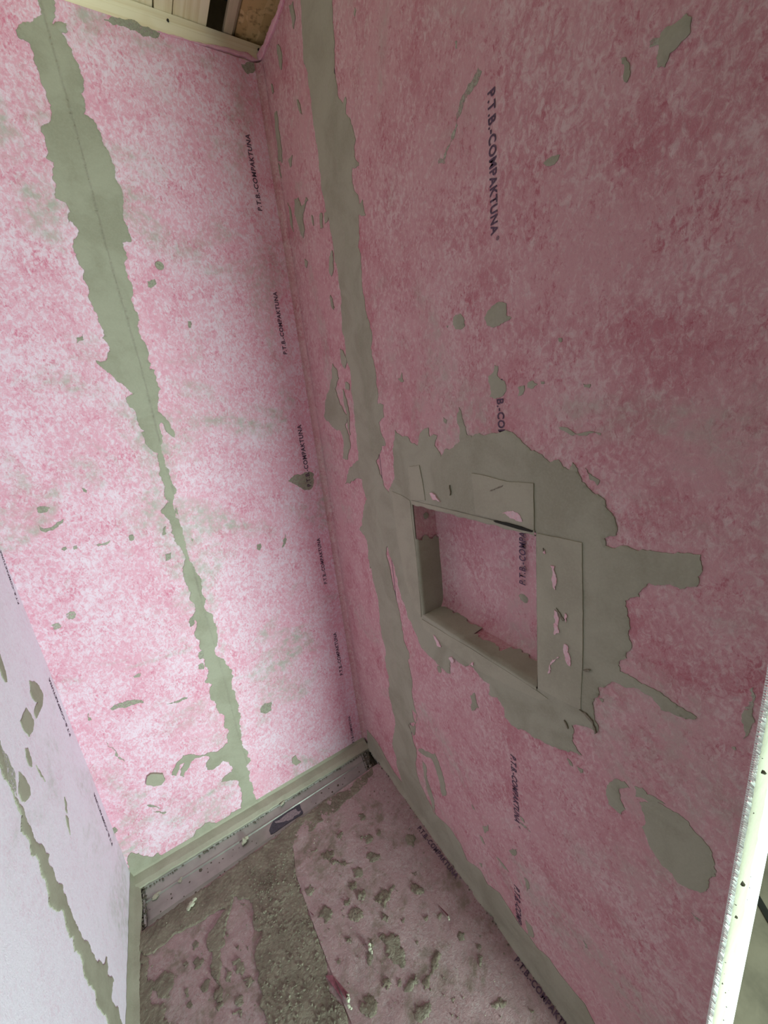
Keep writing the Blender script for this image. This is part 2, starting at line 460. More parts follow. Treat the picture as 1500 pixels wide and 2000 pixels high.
left_side = A(150,-30, 165,60, 130,85, 90,88, 62,120, 75,150, 110,165, 135,220, 155,290, 170,340, 185,385, 203,440, 185,485, 160,515, 180,570, 182,620, 210,635, 205,700, 220,730, 218,775, 255,790, 275,830, 270,870) \
  + B(272,60, 308,100, 288,150, 300,210, 330,255, 328,295, 350,345, 358,390, 385,440, 405,490, 400,520, 430,570, 412,610, 375,608, 390,630, 430,660, 480,700, 520,740, 497,750, 505,790, 530,810, 540,850, 565,885, 552,890, 570,935, 608,968, 618,972, 622,1010, 625,1060, 640,1090, 642,1130, 660,1165) \
  + C(655,50, 650,70, 628,95, 660,130, 668,180, 690,225, 715,260, 722,290, 718,310, 735,390, 740,440, 762,480, 768,540, 760,580, 780,600, 790,640, 800,680, 815,720, 810,750, 800,765, 830,770, 822,830, 845,850, 870,890, 875,940, 895,960, 890,1000, 850,1035, 800,1048, 765,1050, 715,1050, 690,1080, 672,1128, 690,1130, 700,1090, 720,1078, 705,1130, 720,1135, 740,1090, 760,1062, 800,1052, 820,1060, 805,1080, 810,1105, 840,1100, 870,1070, 890,1075, 910,1100, 905,1115, 880,1130, 865,1155, 930,1150, 940,1190) \
  + D(945,310, 945,355, 870,405, 800,415, 768,440, 758,475, 752,505, 720,508, 690,545, 640,545, 620,530, 600,545, 560,545, 512,530, 496,560, 505,610, 520,650)
base_line = D(526,664, 700,575, 900,462, 1000,400, 1100,337, 1300,218, 1430,105)
right_side = D(1432,82, 1385,108, 1280,168, 1200,220, 1100,286, 1030,310, 1000,322, 990,300) \
  + C(985,1160, 975,1110, 960,1095, 980,1070, 965,1030, 945,1010, 940,960, 935,910, 930,870, 920,820, 905,790, 912,740, 905,715, 880,690, 850,665, 838,640, 850,600, 848,550, 830,500, 800,480, 805,440, 790,390, 770,340, 750,300, 735,270, 718,210, 705,150, 690,80) \
  + B(695,1210, 680,1150, 690,1115, 665,1070, 662,1040, 645,1000, 632,960, 635,925, 626,880, 630,850, 655,890, 682,910, 680,885, 645,830, 618,808, 620,760, 628,720, 610,680, 605,645, 585,645, 590,620, 578,600, 575,560, 550,520, 540,480, 535,420, 520,350, 500,290, 490,220, 478,150, 512,145, 500,90, 482,50, 478,5) \
  + A(480,760, 470,730, 450,690, 430,610, 405,570, 395,530, 365,470, 328,450, 330,400, 318,370, 325,330, 315,280, 290,230, 262,165, 240,130, 265,125, 260,95, 225,90, 205,100, 215,60, 215,-30)
sx0, sz0 = uv((80, 0), 'back'); sx1, sz1 = uv((496, 1545), 'back')
def seam_x(z): return sx0 + (sx1-sx0)*(z-sz0)/(sz1-sz0) + .003*math.sin(z*4+1)*math.sin(z*9)
def back_relief(u, v):
    d = u - seam_x(v)
    r = trowel(u, v)*1.3
    fade = 1.0 if v > .9 else .45
    return r + fade*(.0026 if d > 0 else -.0001) + fade*(-.0005*math.exp(-(d/.02)**2) if d < 0 else 0)
ext = []
for z in np.arange(.1, 2.375, .006):
    ext += [(seam_x(z)-.0006, z), (seam_x(z)+.0006, z)]
band_px = left_side + base_line + right_side
sheet('mortar_band', 'back', [uv(p, 'back') for p in band_px], M_mortar, wall_back, h=.0022, grid=.0055, rough=.17, relief=back_relief, extra=ext, minlen=.0025)

# mortar lip between the back wall and the drain
vv, ff = [], []
for i in range(91):
    t = i/90; x = -W+.004 + (W-.012)*t
    yb = -(.042+.003*noise.noise(Vector((x*30, 0, 1))) + .002*noise.noise(Vector((x*110, 0, 4))))
    for (y, z) in ((-.0005, .034), (-.0035, .0215), (-.004, .0195), (yb+.012, .013), (yb, .006), (yb+.002, -.02)):
        vv.append((x, y, z + .0015*noise.noise(Vector((x*40, y*60, 2)))))
for i in range(90):
    for k in range(5): ff.append((i*6+k, i*6+k+1, i*6+7+k, i*6+6+k))
link('mortar_lip', poly_mesh('mortar_lip', vv, ff, False), M_flap, wall_back)

small_back = [A(405,78, 470,72, 560,105, 625,130, 615,150, 560,145, 510,120, 440,100), A(940,250, 1000,250, 1005,275, 965,290),
  B(575,300, 605,290, 612,308, 590,328, 578,322), B(733,455, 745,455, 747,478, 736,482), B(300,520, 325,505, 328,528, 300,540),
  B(1125,1080, 1150,1055, 1190,1045, 1225,1050, 1215,1110, 1190,1115, 1160,1095), B(320,1105, 340,1115, 338,1125, 326,1120),
  C(145,82, 170,78, 195,82, 186,97, 165,104, 150,103), C(150,150, 170,165, 200,160, 250,128, 240,145, 205,172, 180,180, 155,165), C(240,245, 258,235, 262,245, 250,252),
  C(505,190, 520,188, 522,210, 508,212), C(645,265, 668,258, 668,282, 648,292), C(635,165, 650,155, 650,185, 634,190), C(745,200, 755,205, 752,220),
  C(1003,228, 1018,222, 1016,250, 1004,245), C(740,520, 755,500, 757,540, 742,548), C(775,650, 795,640, 797,670, 780,675), C(773,700, 795,690, 797,713, 776,714),
  C(430,868, 480,845, 560,838, 562,846, 500,860, 440,874), C(650,850, 690,838, 735,825, 690,846), C(1015,870, 1035,845, 1060,840, 1060,875, 1035,888, 1018,884),
  C(345,885, 358,912, 347,916), D(433,440, 450,430, 460,440, 450,455, 436,453), D(573,345, 600,345, 630,358, 590,352),
  D(600,370, 650,372, 640,380), C(1115,185, 1100,240, 1108,235)]
for p in small_back:
    patch('back', p, M_dab, wall_back, h=.0014, grid=0, rough=.16, relief=None, minlen=.003)
wash_back = [C(365,228, 430,210, 420,226, 385,236), C(258,498, 290,488, 295,512, 270,520), C(200,542, 230,532, 237,552, 210,560), C(415,998, 460,1045, 488,1078, 450,1050),
  B(538,112, 575,118, 577,140, 548,146), C(520,740, 550,730, 545,745, 525,748), C(285,235, 300,230, 300,245, 288,247), A(700,850, 720,840, 715,870)]
for p in wash_back:
    patch('back', p, M_thin, wall_back, name='mortar_smear', h=.0008, grid=0, rough=.2, relief=None, minlen=.003)
# flat chips of mortar stuck to the back wall
for p, hh in ((C(572,1140, 575,1128, 588,1118, 635,1118, 645,1140, 630,1160, 600,1166, 571,1160), .008), (C(1140,1060, 1155,1048, 1163,1066, 1176,1075, 1155,1088, 1142,1080), .004)):
    o = patch('back', p, M_flap, wall_back, name='mortar_chip', h=hh, grid=.004, rough=.06, relief='trowel', edge=.9)
# round cap of a fixing
def fixing(px, r):
    c = Vector(onp(px, 1, 0.0)); vv, ff = [], []
    rings = ((r, 0), (r, .003), (r*.9, .0045), (r*.72, .0038), (r*.45, .0040), (r*.2, .003))
    n = 24
    for (q, d) in rings:
        for i in range(n):
            a = 2*math.pi*i/n; vv.append((c.x+q*math.cos(a), -d-.0008*nz(i, q*90, 1.7), c.z+q*math.sin(a)))
    for k in range(len(rings)-1):
        for i in range(n): ff.append((k*n+i, k*n+(i+1) % n, k*n+n+(i+1) % n, k*n+n+i))
    ff.append(tuple((len(rings)-1)*n+i for i in range(n)))
    o = link('fixing_washer', poly_mesh('fixing_washer', vv, ff, False), M_mortar, wall_back)
    # raised curl of mortar on the cap
    vv, ff = [], []
    for i in range(40):
        t = i/39; ang = t*2*math.pi*1.25; x0 = (t-.5)*1.1*r; z0 = (.5-t)*.6*r
        x = c.x + x0 + .22*r*math.cos(ang*1.6); z = c.z + z0 + .28*r*math.sin(ang*1.6)
        for j in range(6):
            b = 2*math.pi*j/6; vv.append((x+.06*r*math.cos(b), -.004-.0011*math.sin(b)-.0006, z+.06*r*math.sin(b+1)))
    for i in range(39):
        for j in range(6): ff.append((i*6+j, i*6+(j+1) % 6, i*6+6+(j+1) % 6, i*6+6+j))
    link('mortar_curl', poly_mesh('mortar_curl', vv, ff, True), M_crumb, o)
fixing((311.5, 519.5), .0105)

# ------------------------------------------------------------------ mortar on the right wall
band_left = H(362,-20, 368,100, 372,230, 378,330, 385,420, 410,480, 420,580, 432,700, 445,800, 462,930, 480,1060, 495,1200, 515,1300, 535,1400, 550,1460, 565,1560, 580,1650, 600,1750, 612,1850) \
  + E_(128,20, 135,120, 150,230, 165,330, 175,400, 185,480, 188,560, 195,630, 202,700, 150,790, 185,775, 215,770, 225,820, 235,850, 220,900, 217,950, 205,968, 225,990, 235,1010, 240,1080, 246,1120) \
  + C(1450,310, 1458,360, 1470,410, 1480,450, 1485,510, 1490,560) \
  + G(5,570, 20,640, 20,700, 40,790, 33,900, 40,930, 55,1000, 70,1050, 82,1085, 100,1130)
band_right = G(250,1250, 205,1190, 170,1120, 142,1060, 130,955, 128,925, 110,865, 100,832, 126,820, 130,790, 112,770) \
  + Fq(215,1700, 205,1760, 175,1692, 218,1690, 225,1640, 200,1540, 190,1400, 178,1270, 148,1200, 128,1070, 98,930, 70,800, 45,660, 110,500, 110,330) \
  + E_(315,815, 303,800, 285,750, 270,700, 295,640, 308,640, 290,590, 283,550, 302,530, 300,482, 277,478, 272,400, 265,330, 250,260, 255,200, 235,130) \
  + H(765,1900, 755,1750, 752,1650, 735,1600, 740,1450, 738,1400, 780,1402, 765,1300, 742,1330, 735,1270, 705,1220, 695,1150, 700,1090, 740,1080, 740,1060, 712,1020, 710,950, 720,910, 700,830, 685,780, 655,740, 660,650, 655,630, 635,680, 610,640, 600,560, 580,470, 580,330, 575,200, 562,-20)
mid_px = [(627, 0), (640, 140), (652, 220), (668, 400), (688, 560), (705, 680), (728, 900), (745, 1060), (770, 1230), (788, 1400)]
mid = sorted([uv(p, 'right')[::-1] for p in mid_px])
def mid_y(z): return float(np.interp(z, [a for a, b in mid], [b for a, b in mid]))
def right_relief(u, v):
    d = u - mid_y(v)
    return trowel(u, v)*1.2 + (.0014*math.exp(-(d/.006)**2)) + (-.0006 if -.02 < d < 0 else 0)
sheet('mortar_band', 'right', [uv(p, 'right') for p in band_left + band_right], M_mortar, wall_right, h=.0026, grid=.0055, rough=.13, relief=right_relief, minlen=.0025)

sur = E_(336,655, 345,612, 345,580, 360,595, 395,605, 435,640, 445,590, 475,570, 480,605, 512,600, 500,640, 520,665, 525,685, 540,655, 575,645, 600,625, 600,590, 590,555, 596,490, 612,540, 630,600, 690,600, 780,580, 830,610, 860,640, 900,665, 950,705, 985,695, 1000,720, 1025,735, 1040,705, 1060,730, 1075,780, 1100,805, 1130,830, 1165,850, 1170,880, 1195,905, 1212,950, 1210,990, 1165,1000, 1170,1030, 1195,1040, 1215,1035) \
  + G(940,130, 1000,150, 1080,155, 1150,155, 1240,165, 1240,190, 1228,250, 1225,290, 1160,300, 1120,280, 1060,285, 1040,275, 1010,300, 1000,330, 945,345, 955,390, 965,450, 960,490, 970,530, 950,570, 925,578, 925,620, 985,650, 1010,670, 1080,700, 1150,755, 1225,800, 1140,790, 1085,770, 1050,720, 1000,690, 950,685, 890,662, 840,680, 838,720, 820,760, 825,800, 836,855, 800,838, 760,828, 738,830, 745,860, 737,890, 775,948, 720,935, 680,920, 640,905, 590,880, 550,850, 500,830, 475,800, 470,760, 445,720, 410,710, 415,670, 390,655, 340,600, 300,590, 265,570, 260,590, 260,630, 230,610, 190,570, 150,530, 130,480, 112,440) \
  + Fq(175,1070, 160,1010, 135,950, 120,890, 100,800, 62,690, 50,600, 60,450, 62,320, 95,250, 90,120)
def sur_relief(u, v): return 1.3*trowel(u, v) + .0008*nz(u, v, 9, 3.3)
sheet('mortar_surround', 'right', [uv(p, 'right') for p in sur], M_mortar, wall_right, h=.0032, grid=.006, rough=.15, relief=sur_relief, holes=[hole], minlen=.0025)

# flaps of membrane folded out of the niche, stuck down with mortar
def flap(px, h, **k):
    pts = [uv(p, 'right') for p in px]
    # keep out of the niche opening
    pts = [(y, z) for y, z in pts]
    return sheet('membrane_flap', 'right', pts, M_flap, wall_right, h=h, grid=.007, rough=.012, relief=trowel, base=.001, edge=.95, **k)
flap(Fq(180,185, 245,175, 262,260, 280,380, 195,378), .0052)
flap(Fq(553,222, 600,228, 640,237, 700,253, 770,270, 840,273, 917,280, 919,420, 920,556, 800,520, 690,490, 578,458), .0056)
flap(Fq(938,572, 1060,596, 1200,626, 1203,900, 1204,1180, 1203,1270, 1192,1600, 1100,1560, 942,1476, 940,1000), .0052)
flap(Fq(85,328, 140,350, 190,382, 215,600, 240,850, 255,1062, 215,1000, 160,850, 115,600, 95,450), .0048)
flap(Fq(258,1075, 600,1280, 938,1495, 1000,1540, 960,1550, 800,1480, 600,1380, 400,1230, 270,1130), .0046)
for p in (Fq(1020,757, 1043,760, 1055,830, 1047,900, 1035,885, 1030,820), Fq(1042,1015, 1060,1032, 1064,1100, 1070,1150, 1040,1160, 1048,1080), Fq(1100,1215, 1120,1225, 1136,1300, 1131,1345, 1096,1265),
          Fq(735,452, 830,452, 856,500, 782,480), Fq(310,335, 342,345, 372,388, 330,378), Fq(1105,1035, 1115,1045, 1110,1090), Fq(975,680, 990,690, 985,665), Fq(1005,1390, 1020,1320, 1070,1290, 1040,1320),
          Fq(420,1300, 435,1292, 450,1318, 440,1330), Fq(540,1340, 568,1325, 562,1345), Fq(330,1165, 375,1235, 352,1230)):
    o = sheet('bare_fleece', 'right', [uv(q, 'right') for q in p], M_scrap, wall_right, h=.0068, grid=0, rough=.15, base=.002, edge=1, minlen=.003)
sheet('painted_slit_shade', 'right', [uv(q, 'right') for q in Fq(688,496, 760,506, 850,530, 916,556, 912,562, 840,546, 760,522, 700,505)], M_dark, wall_right, h=.0082, base=.004, edge=1)  # dark strip laid on the coat: shade of the slit, painted as colour
# small cuts and curls of mortar on the flaps
for p in (Fq(1052,1005, 1075,1035, 1100,1075, 1092,1082, 1068,1045), Fq(1185,1597, 1225,1620, 1265,1668, 1284,1738, 1277,1741, 1258,1673, 1218,1626), Fq(1095,1660, 1110,1680, 1120,1712, 1112,1705),
          Fq(425,290, 432,330, 428,350), Fq(1208,1367, 1250,1368, 1242,1376, 1220,1378), Fq(660,325, 740,290, 690,318), Fq(975,655, 985,690, 978,685)):
    sheet('mortar_cut', 'right', [uv(q, 'right') for q in p], M_rough, wall_right, h=.0066, rough=.1, base=.002, edge=1, minlen=.003)

small_right = [E_(573,140, 583,130, 597,126, 615,145, 618,175, 590,187, 572,170), E_(695,140, 720,105, 745,82, 780,85, 780,130, 800,140, 770,160, 730,180, 705,170),
  E_(710,370, 730,355, 735,325, 748,330, 745,365, 775,390, 778,430, 760,450, 715,450), E_(826,412, 850,405, 846,440, 828,447), E_(863,398, 885,387, 902,400, 885,417, 862,415), E_(915,390, 928,390, 928,400, 916,400),
  E_(355,380, 368,376, 372,355, 380,390, 368,393), E_(985,570, 1040,586, 1150,592, 1148,600, 1040,602), E_(535,530, 548,540, 545,555, 535,545), E_(1088,728, 1120,760, 1145,775, 1135,795, 1105,770),
  E_(65,525, 90,420, 100,320, 118,345, 125,380, 110,420, 130,480, 160,520, 150,560, 165,600, 170,650, 160,695, 140,690, 145,640, 130,580, 105,570, 85,545), E_(130,262, 145,280, 155,300, 150,340, 133,300),
  E_(150,392, 165,400, 165,425, 152,420), E_(140,420, 150,450, 165,510, 170,600, 158,560, 145,470), E_(92,52, 100,70, 105,110, 95,95), E_(985,220, 997,220, 997,236, 986,234), E_(1080,398, 1110,400, 1105,415, 1085,412), E_(545,172, 553,172, 551,180),
  H(285,40, 310,10, 325,110, 315,190, 300,100), H(205,295, 222,300, 238,360, 235,455, 220,410), H(170,545, 185,600, 178,612), H(335,650, 368,745, 350,720),
  H(190,740, 205,725, 215,840, 230,940, 238,1060, 215,1050, 200,900), H(215,1062, 224,1080, 235,1160, 222,1120), H(280,1040, 305,1010, 300,1080, 290,1085),
  H(320,1300, 345,1290, 360,1340, 385,1330, 395,1285, 408,1300, 385,1360, 375,1400, 385,1500, 375,1550, 350,1480, 320,1390), H(275,1320, 300,1400, 315,1510, 300,1480), H(430,1400, 438,1410, 445,1470, 436,1450),
  H(485,1395, 500,1390, 505,1480, 490,1490), H(515,1390, 535,1370, 540,1430, 520,1455), H(388,1685, 403,1700, 398,1745, 390,1735), H(545,1720, 562,1630, 570,1650, 560,1800, 548,1780), H(550,1930, 570,1970, 580,2005, 566,1990), H(715,50, 722,70, 715,110, 708,90),
  H(740,1330, 765,1300, 770,1340, 785,1400, 745,1395),
  I(1085,130, 1140,95, 1185,55, 1205,70, 1200,130, 1165,165, 1120,210, 1100,265, 1070,265, 1078,190), I(930,230, 950,230, 965,290, 950,325, 938,310), I(625,640, 655,615, 690,605, 680,630, 640,650),
  J(1000,330, 1040,315, 1090,340, 1150,375, 1190,405, 1210,440, 1250,480, 1285,530, 1290,580, 1300,600, 1275,625, 1270,660, 1240,685, 1200,670, 1150,645, 1130,610, 1090,580, 1070,550, 1045,510, 1030,470, 1010,430, 1020,390),
  J(870,290, 880,260, 910,240, 940,250, 960,275, 920,280, 925,320, 945,360, 930,380, 900,355, 880,340), J(980,270, 1010,275, 1030,300, 1062,312, 1100,338, 1030,326, 985,308),
  G(1410,770, 1440,765, 1450,820, 1430,850, 1405,885), G(340,715, 355,705, 372,765, 345,775), G(842,725, 860,730, 855,742), G(210,600, 222,605, 225,625, 215,625), G(1360,915, 1375,915, 1372,928),
  J(550,625, 565,640, 570,670, 560,680), J(490,520, 522,515, 505,540), J(387,425, 410,420, 408,445, 396,453), J(440,545, 465,570, 490,605, 470,590), J(755,190, 780,205, 770,217), J(375,460, 385,470, 398,500, 388,492),
  J(718,160, 730,170, 740,192, 728,186), J(345,340, 358,362, 350,358), J(533,385, 548,400, 550,412, 538,400), J(372,568, 384,572, 382,586), J(555,790, 580,820, 583,860, 565,850),
  J(135,130, 165,135, 200,140, 215,175, 240,260, 245,305, 232,310, 215,240, 200,190, 185,160, 160,150), J(150,170, 165,190, 190,300, 205,390, 190,350, 165,260), J(1363,120, 1375,118, 1374,128)]
for p in small_right:
    patch('right', p, M_mortar, wall_right, h=.0026, grid=.007, rough=.15, minlen=.003)
wash_right = [I(370,265, 385,280, 330,370, 300,450, 285,480, 320,360), I(285,480, 290,490, 250,590, 240,640, 215,640, 215,625, 235,620), J(530,410, 555,425, 575,450, 550,432), J(780,870, 800,905, 788,900), J(130,420, 170,470, 150,470),
  G(1430,690, 1450,680, 1445,760, 1412,765), J(130,560, 150,600, 140,600), I(1040,165, 1078,150, 1080,185, 1040,188), J(1200,760, 1240,790, 1230,795), I(280,165, 288,160, 288,190, 282,190)]
for p in wash_right:
    patch('right', p, M_thin, wall_right, name='mortar_smear', h=.0019, grid=0, rough=.2, relief=None, minlen=.003)

# niche: mortar coat with ragged edge on the sill, patches on the niche back
def niche_spot(px, r):
    p = onp(px, 0, ND-.002); vv, ff = [], []
    n = 18
    for k, q in enumerate((1, .55, 0.02)):
        for i in range(n):
            a = 2*math.pi*i/n; rad = r*q*(1+.25*nz(math.cos(a), math.sin(a), 2.1, r*900))
            vv.append((ND+.001-(.004 if k else .001)-.001*k, p[1]+rad*math.cos(a)*1.3, p[2]+rad*math.sin(a)))
    for k in range(2):
        for i in range(n): ff.append((k*n+i, k*n+(i+1) % n, k*n+n+(i+1) % n, k*n+n+i))
    link('mortar_patch', poly_mesh('mortar_patch', vv, ff, True), M_mortar, wall_right)
niche_spot((1022, 1169), .0095)

# mortar along the foot of the right wall
cove = J(-66,50, -40,80, -10,125, 10,165, 40,215, 75,262, 110,300) \
  + K(540,350, 600,440, 640,540, 720,600, 760,680, 830,730, 900,840, 950,920, 1000,980, 1050,1050, 1120,1110, 1180,1200, 1260,1300, 1330,1380, 1390,1500, 1470,1640) \
  + K(1340,1640, 1240,1500, 1160,1380, 1100,1290, 1010,1170, 920,1050, 850,960, 800,870, 700,750, 600,650, 540,540, 450,420, 380,310, 310,220, 230,130, 150,20, 60,-120)
cv = [uv(p, 'right') for p in cove]
def cove_relief(u, v): return .0012*nz(u*.25, v, 120, 2) + .0008*nz(u, v, 30, 6) + .012*max(0, (.028-v)/.028)**2
sheet('mortar_cove', 'right', [(a, max(b, -.003)) for a, b in cv], M_mortar, wall_right, h=.003, grid=.006, rough=.05, relief=cove_relief)

# ------------------------------------------------------------------ mortar on the left wall
lb_left = D(-20,150, 0,190, 40,270, 60,340, 85,385, 80,450, 105,475, 120,540, 150,560, 160,620, 180,660, 190,735, 240,755, 260,830, 285,870, 290,920, 320,960, 330,1020, 370,1070, 375,1120, 400,1160, 420,1200, 450,1290)
lb_right = D(510,1290, 475,1200, 460,1140, 432,1100, 442,1030, 418,1020, 415,940, 400,972, 370,950, 330,880, 300,820, 270,750, 245,690, 243,660, 215,640, 205,600, 185,570, 190,540, 150,500, 120,440, 100,400, 80,350, 40,270, 15,180, -20,60)
patch('left', lb_left + lb_right, M_mortar, wall_left, name='mortar_band', h=.0022, rough=.19, minlen=.0022)
for p in (Lq(175,860, 230,890, 255,940, 255,980, 230,1060, 215,1090, 205,1060, 225,990, 195,970, 180,930), Lq(155,1025, 200,1100, 195,1160, 175,1200, 150,1170, 120,1105), Lq(110,1410, 150,1450, 175,1500, 180,1550, 160,1580, 130,1590, 110,1540),
          Lq(150,1270, 165,1265, 185,1330, 190,1380, 172,1370, 155,1320), Lq(-10,690, 15,760, 40,870, 30,870, -10,780), Lq(385,1560, 398,1600, 402,1660, 392,1640), Lq(395,1670, 410,1690, 420,1790, 405,1740), Lq(215,1370, 240,1410, 270,1470, 245,1440)):
    patch('left', p, M_mortar, wall_left, h=.0016, grid=.007, rough=.12, minlen=.003)
patch('left', Lq(-10,1180, 30,1300, 90,1420, 100,1560, 60,1500, -10,1360), M_thin, wall_left, name='mortar_smear', h=.0008, grid=0, rough=.15, relief=None)
# cove of mortar at the foot of the left wall
vv, ff = [], []
for i in range(101):
    t = i/100; y = -.002 - 1.215*t
    k = 1+.25*noise.noise(Vector((0, y*14, 3))); zt = .042*(1+.2*noise.noise(Vector((0, y*35, 9))))
    for (dx, z) in ((.0006, zt), (.004*k, zt*.55), (.010*k, zt*.26), (.0185*k, .008), (.024*k, .0)):
        vv.append((-W+dx, y, z))
for i in range(100):
    for k in range(4): ff.append((i*5+k, i*5+k+1, i*5+6+k, i*5+5+k))
link('mortar_cove', poly_mesh('mortar_cove', vv, ff, True), M_mortar, wall_left)

# ------------------------------------------------------------------ mortar on the floor
dx_front = lambda x: dFL[1] + (dFR[1]-dFL[1])*(x-dFL[0])/(dFR[0]-dFL[0])
fmain = Mq(104,930, 200,850, 300,780, 450,675, 600,565, 750,460, 900,350, 1050,240, 1200,140, 1350,30, 1445,-30,
  1465,40, 1430,100, 1400,120, 1340,185, 1290,215, 1250,265, 1190,300, 1120,370, 1060,400, 1020,425, 1000,465, 1006,560, 1010,620, 1033,690, 1058,760, 1083,830, 1108,900, 1133,970, 1165,1060, 1195,1150, 1200,1200, 1185,1240, 1210,1310, 1255,1370, 1300,1420, 1320,1520, 1340,1640,
  850,1640, 850,1500, 830,1430, 800,1400, 820,1330, 790,1250, 800,1200, 770,1100, 780,1050, 810,1000, 820,960, 770,950, 760,900, 765,830, 740,770, 680,772, 650,750, 640,800, 610,900, 588,1000, 600,1040, 570,1060, 582,1150, 560,1250, 580,1290, 545,1250, 512,1160, 525,1080, 492,1040, 500,980, 550,910, 575,870, 600,830, 540,850, 480,890, 430,920, 350,960, 290,990, 240,1040, 180,1090, 120,1100)
fuv = []
for p in fmain:
    u, v = uv(p, 'floor'); fuv.append((min(max(u, -W+.005), -.012), min(v, dx_front(u)-.002)))
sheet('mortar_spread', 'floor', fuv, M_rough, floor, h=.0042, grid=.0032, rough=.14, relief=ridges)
fl = [Mq(108,1100, 150,1150, 180,1250, 160,1350, 250,1420, 270,1500, 290,1640, 108,1640), Mq(190,1250, 230,1205, 270,1200, 300,1260, 270,1350, 200,1330, 170,1290), Mq(410,1140, 440,1105, 475,1120, 460,1160, 420,1180), Mq(355,1150, 375,1130, 385,1155, 365,1170),
  Mq(405,1040, 430,1010, 437,1050, 415,1075), Mq(455,1300, 480,1250, 512,1240, 500,1290, 470,1320), Mq(360,1300, 380,1290, 387,1340, 365,1350), Mq(545,1400, 580,1350, 592,1380, 560,1430), Mq(640,1140, 690,1130, 712,1170, 700,1230, 660,1200),
  Mq(700,1240, 750,1220, 772,1250, 730,1290), Mq(690,795, 715,800, 705,815), Mq(660,1050, 680,1040, 678,1065), Mq(725,1050, 735,1050, 733,1072), Mq(605,975, 620,978, 612,990),
  Mq(540,1300, 575,1280, 585,1350, 555,1380), Mq(600,1180, 640,1200, 630,1260, 600,1240), Mq(375,1390, 400,1360, 412,1390, 385,1412), Mq(660,1350, 700,1330, 710,1380, 675,1400), Mq(640,1440, 700,1420, 690,1470)]
for p in fl:
    q = [(max(u, -W+.012), v) for u, v in (uv(a, 'floor') for a in p)]
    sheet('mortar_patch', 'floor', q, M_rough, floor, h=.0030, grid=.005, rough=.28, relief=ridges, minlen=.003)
fr = [Mq(1160,840, 1190,812, 1230,850, 1225,890, 1180,915, 1140,880), Mq(1320,860, 1350,825, 1400,840, 1410,880, 1380,910, 1340,900), Mq(1070,712, 1100,685, 1120,710, 1110,750, 1085,755), Mq(1390,740, 1420,720, 1425,760, 1395,765),
  Mq(1410,415, 1440,395, 1465,410, 1460,435, 1430,445), Mq(1255,390, 1280,375, 1277,420, 1255,415), Mq(1380,285, 1405,270, 1420,290, 1395,307), Mq(1160,510, 1200,485, 1240,500, 1220,550, 1180,540), Mq(1100,482, 1140,478, 1130,500, 1105,500),
  Mq(1210,560, 1250,545, 1300,552, 1350,560, 1300,580, 1230,577), Mq(1430,520, 1480,500, 1500,540, 1450,560), Mq(1320,680, 1360,670, 1372,700, 1330,710), Mq(1300,780, 1330,770, 1320,815, 1295,810), Mq(1440,1010, 1465,1015, 1460,1085, 1440,1080),
  Mq(1400,1380, 1480,1370, 1490,1440, 1440,1460, 1390,1430), Mq(1300,1000, 1335,995, 1345,1030, 1310,1030), Mq(1345,600, 1390,590, 1400,640, 1360,650), Mq(1255,1130, 1275,1125, 1275,1150, 1258,1152), Mq(1155,1420, 1190,1400, 1180,1440),
  K(95,760, 130,710, 160,715, 180,730, 200,690, 218,700, 180,780, 150,830, 120,800, 100,790), K(275,430, 300,395, 325,395, 340,420, 320,470, 290,455), K(40,420, 60,395, 85,420, 75,440, 45,445), K(10,410, 30,405, 25,432), K(108,385, 125,368, 129,400, 112,405),
  K(45,530, 80,500, 125,510, 130,530, 80,560), K(305,690, 340,690, 380,710, 385,740, 340,747, 310,720), K(120,1000, 180,985, 240,990, 250,1060, 275,1110, 280,1150, 250,1180, 200,1140, 160,1090, 150,1030),
  K(440,1110, 470,1080, 490,1100, 465,1140, 440,1200, 420,1270, 390,1310, 375,1270, 410,1220, 430,1160), K(300,1240, 340,1220, 350,1270, 320,1300, 300,1320, 270,1320, 270,1290), K(140,1250, 180,1240, 200,1270, 170,1310, 140,1290),
  K(340,1410, 390,1390, 420,1370, 430,1430, 390,1480, 340,1490), K(30,1350, 90,1340, 120,1380, 110,1430, 50,1440), K(580,985, 620,970, 625,1010, 590,1015), K(775,1390, 820,1350, 870,1370, 850,1410, 790,1412), K(0,730, 40,720, 40,760, 0,780),
  K(0,830, 30,850, 0,902), K(140,860, 180,880, 170,912, 140,900), K(690,1040, 720,1060, 705,1070), K(700,1100, 730,1110, 720,1180, 705,1150), K(230,1250, 250,1240, 250,1290, 235,1290), K(380,880, 410,870, 405,900), K(250,890, 275,885, 270,915),
  K(460,870, 490,860, 480,895), K(310,620, 345,610, 335,640), K(0,280, 30,275, 40,300, 10,310), K(330,1020, 350,1020, 345,1045), K(540,1360, 570,1350, 560,1390), K(1000,1420, 1030,1430, 1010,1440), K(60,1080, 75,1080, 70,1165, 58,1160)]
for ip, p in enumerate(fr):
    sheet('mortar_patch', 'floor', [uv(a, 'floor') for a in p], M_floordab if ip % 2 else M_rough, floor, h=.0066, grid=.005, rough=.30, relief=ridges, base=.003, edge=.8, minlen=.003)

